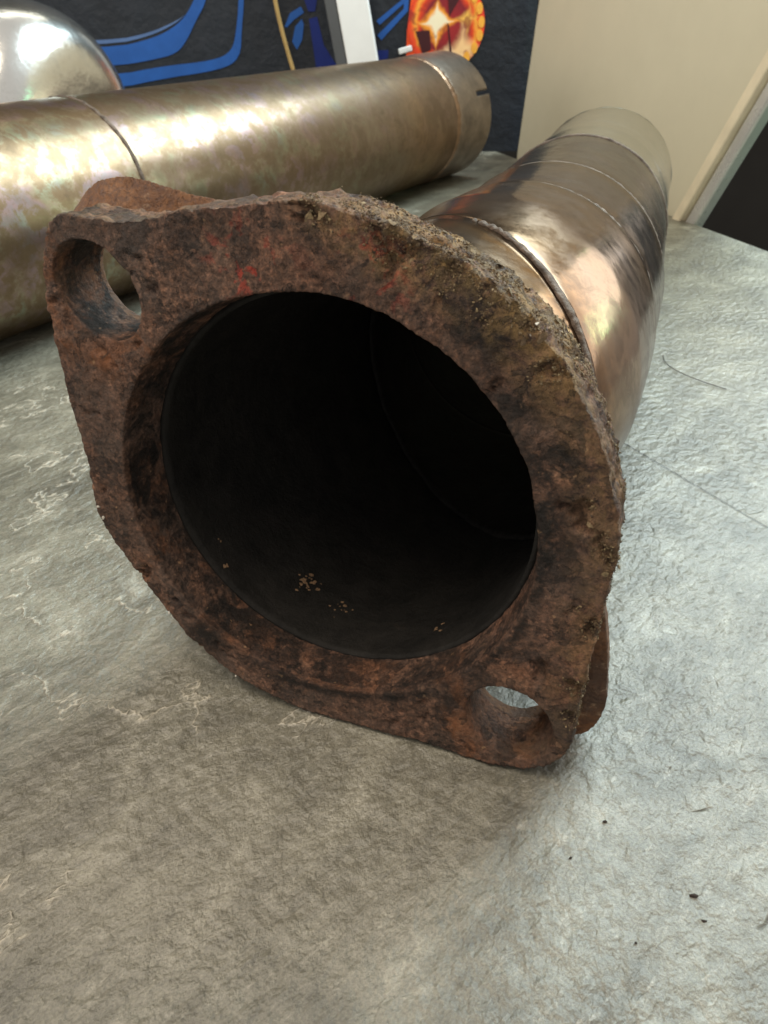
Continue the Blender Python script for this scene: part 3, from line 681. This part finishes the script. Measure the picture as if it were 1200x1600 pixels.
for k, a in enumerate((-52, -34, -15, 3, 22, 40, 58)):
    x_, z_ = cx+.84*math.cos(math.radians(a)), cz+.84*math.sin(math.radians(a))
    pl = [(x_+.075*math.cos(t), z_+.12*math.sin(t)) for t in np.linspace(0, 2*PI, 20, endpoint=False)]
    obj('bead_print', *prism(pl, (0, BY, 0), (1, 0, 0), (0, 0, 1), (0, -1, 0), .042, .055), M_LAMP_Y, banner, smooth=False)

# ------------------------------------------------------------------ cream board with edge rail
B1 = np.array((3.547, 20.27, 0)); B2 = np.array((5.31, 13.25, 0)); bd = (B2-B1)/np.linalg.norm(B2-B1); bn = np.cross(bd, (0, 0, 1.)); bn /= np.linalg.norm(bn)
if bn[0] < 0: bn = -bn
board = thing('display_board', 'cream board with a beige and aluminium edge, standing at the right edge of the tabletop', 'board', tuple((B1+B2)/2))
Lb = np.linalg.norm(B2-B1)
poly = [(-.0, -.85), (Lb-.2, -.85), (Lb+.0, 0), (Lb+1.18, 2.2), (Lb+3.76, 7), (1.15, 7), (.47, 3.1), (0, 0)]
obj('panel', *prism(poly, B1+bn*.06, bd, (0, 0, 1), bn, 0, .25), M_CREAM, board, smooth=False)
e0 = B1+bn*.06+bd*(Lb+.0); e1 = e0+bd*(3.55)+np.array((0, 0, 1.))*6.6; ed = (e1-e0)/np.linalg.norm(e1-e0); e0 = e0-ed*1.2
eo = np.cross(ed, bn); eo = eo if eo@bd > 0 else -eo
mid = (e0+e1)/2; ln = np.linalg.norm(e1-e0)
r1 = obj('edge_rail', *box(mid+eo*.10-bn*.03, ln, .34, .20, ed, bn, eo), M_RAIL, board, smooth=False); bevel(r1, .03)
r1.location = r1.location
r2 = obj('edge_rail', *box(mid+eo*.33+bn*.02, ln, .24, .24, ed, bn, eo), M_RAIL2, board, smooth=False); bevel(r2, .06, 4)
r2['label'] = 'rounded grey aluminium strip on the outside of the edge'

# ------------------------------------------------------------------ small things before the banner
# white slab leaning on the banner
d_ = np.array((-.17, .10, .98)); d_ /= np.linalg.norm(d_)
sx_ = np.array((.985, -.05, .165)); sx_ -= d_*(sx_@d_); sx_ /= np.linalg.norm(sx_); sy_ = np.cross(d_, sx_)
slab = thing('leaning_slab', 'white slab with a dark grey side, leaning against the banner behind the long pipe', 'slab', (-.1, BY-1.0, 0))
base_ = np.array((.05, BY-.95, 0))
bevel(obj('slab_body', *box(base_+d_*3.3+sx_*0.0, .72, .34, 6.6, sx_, sy_, d_), M_WHITE, slab, smooth=False), .03)
bevel(obj('slab_side', *box(base_+d_*3.3-sx_*.50, .26, .30, 6.6, sx_, sy_, d_), M_DGREY, slab, smooth=False), .03)
# tan cable
cb = smooth_path([(-2.6, BY-.1, 10.05), (-2.58, BY-.2, 8.8), (-2.55, BY-.35, 7.5), (-2.45, BY-.3, 5), (-2.36, BY-.3, 3.6), (-2.27, BY-.3, 2.9), (-2.05, BY-.32, 2.0), (-1.75, BY-.5, 1.0), (-1.5, BY-.8, .3), (-.9, BY-1.2, .055), (.4, BY-1.7, .05)], 3)
o = obj('cable', *tube(cb, .05, 10), M_TANC); tag(o, 'thin tan cable hanging down in front of the dark banner', 'cable')
tq = bz(.70, 2.22)
o = obj('pale_tab', *box((tq[0], BY-.02, tq[1]), .34, .06, .13, (.97, 0, .24), (0, 1, 0), (-.24, 0, .97)), M_WHITE, banner, smooth=False); bevel(o, .03, 3)
# hair on the table, crumbs of rust
hp = smooth_path([(3.03, 7.18, .012), (2.98, 6.95, .014), (3.05, 6.7, .02), (3.2, 6.5, .016), (3.37, 6.33, .012)], 3)
o = obj('fibre', *tube(hp, .0042, 6), M_CRUMB); tag(o, 'short dark curved fibre lying on the tabletop right of the elbow', 'fibre')

# pale flakes burnt onto the lower inner wall of the pipe (uncountable)
V, F = [], []
for (s_, a_, n_, sp, sz) in ((.30, -113, 26, .035, .011), (.28, -98, 12, .03, .009), (.12, -146, 2, .010, .013), (.05, -138, 5, .010, .013), (.20, -58, 5, .03, .012)):
    for _ in range(n_):
        sv = np.array(s_+np.random.normal()*sp); a = math.radians(a_+np.random.normal()*sp*55)
        p, r_, u_, t_ = at(sv); rd = r_*math.cos(a)+u_*math.sin(a); tg = np.cross(rd, t_)
        c = p+rd*.952; q = IV*(1+.4*np.random.normal(size=(len(IV), 1)).clip(-1, 1))*sz*random.uniform(.35, 1.2)
        b0 = len(V)*len(IV); V.append(c+q[:, :1]*t_+q[:, 1:2]*tg+q[:, 2:]*.35*rd); F += [tuple(i+b0 for i in f) for f in IF]
o = obj('pale_flakes', np.concatenate(V), F, mat_plain('pale_burnt_flake', (.22, .135, .075), .8, 0, .4, 20, .01), elbow, smooth=False); o['kind'] = 'stuff'

# crumbs of rust on the tabletop
for (x_, y_, r_, lb) in ((1.285, 1.504, .010, 'largest of the dark rust crumbs on the tabletop, at the lower right'), (1.290, 1.405, .007, 'dark rust crumb just in front of the largest crumb on the tabletop'),
                         (.985, 1.325, .006, 'dark rust crumb on the tabletop, nearest to the camera and lowest of all'), (1.00, 1.85, .007, 'dark rust crumb on the tabletop, farthest back, in front of the lower bolt hole'), (.80, 1.68, .006, 'dark rust crumb on the tabletop, leftmost, just ahead of the lower flange tip')):
    q = IV*(1+.45*np.random.normal(size=(len(IV), 1)).clip(-1, 1))*np.array([1.5, .8, .6])*r_*1.1
    o = obj('rust_crumb', q+np.array((x_, y_, r_*.5)), IF, M_CRUMB, smooth=False, loc=(x_, y_, 0))
    tag(o, lb, 'crumb', 'rust crumbs scattered on the tabletop')
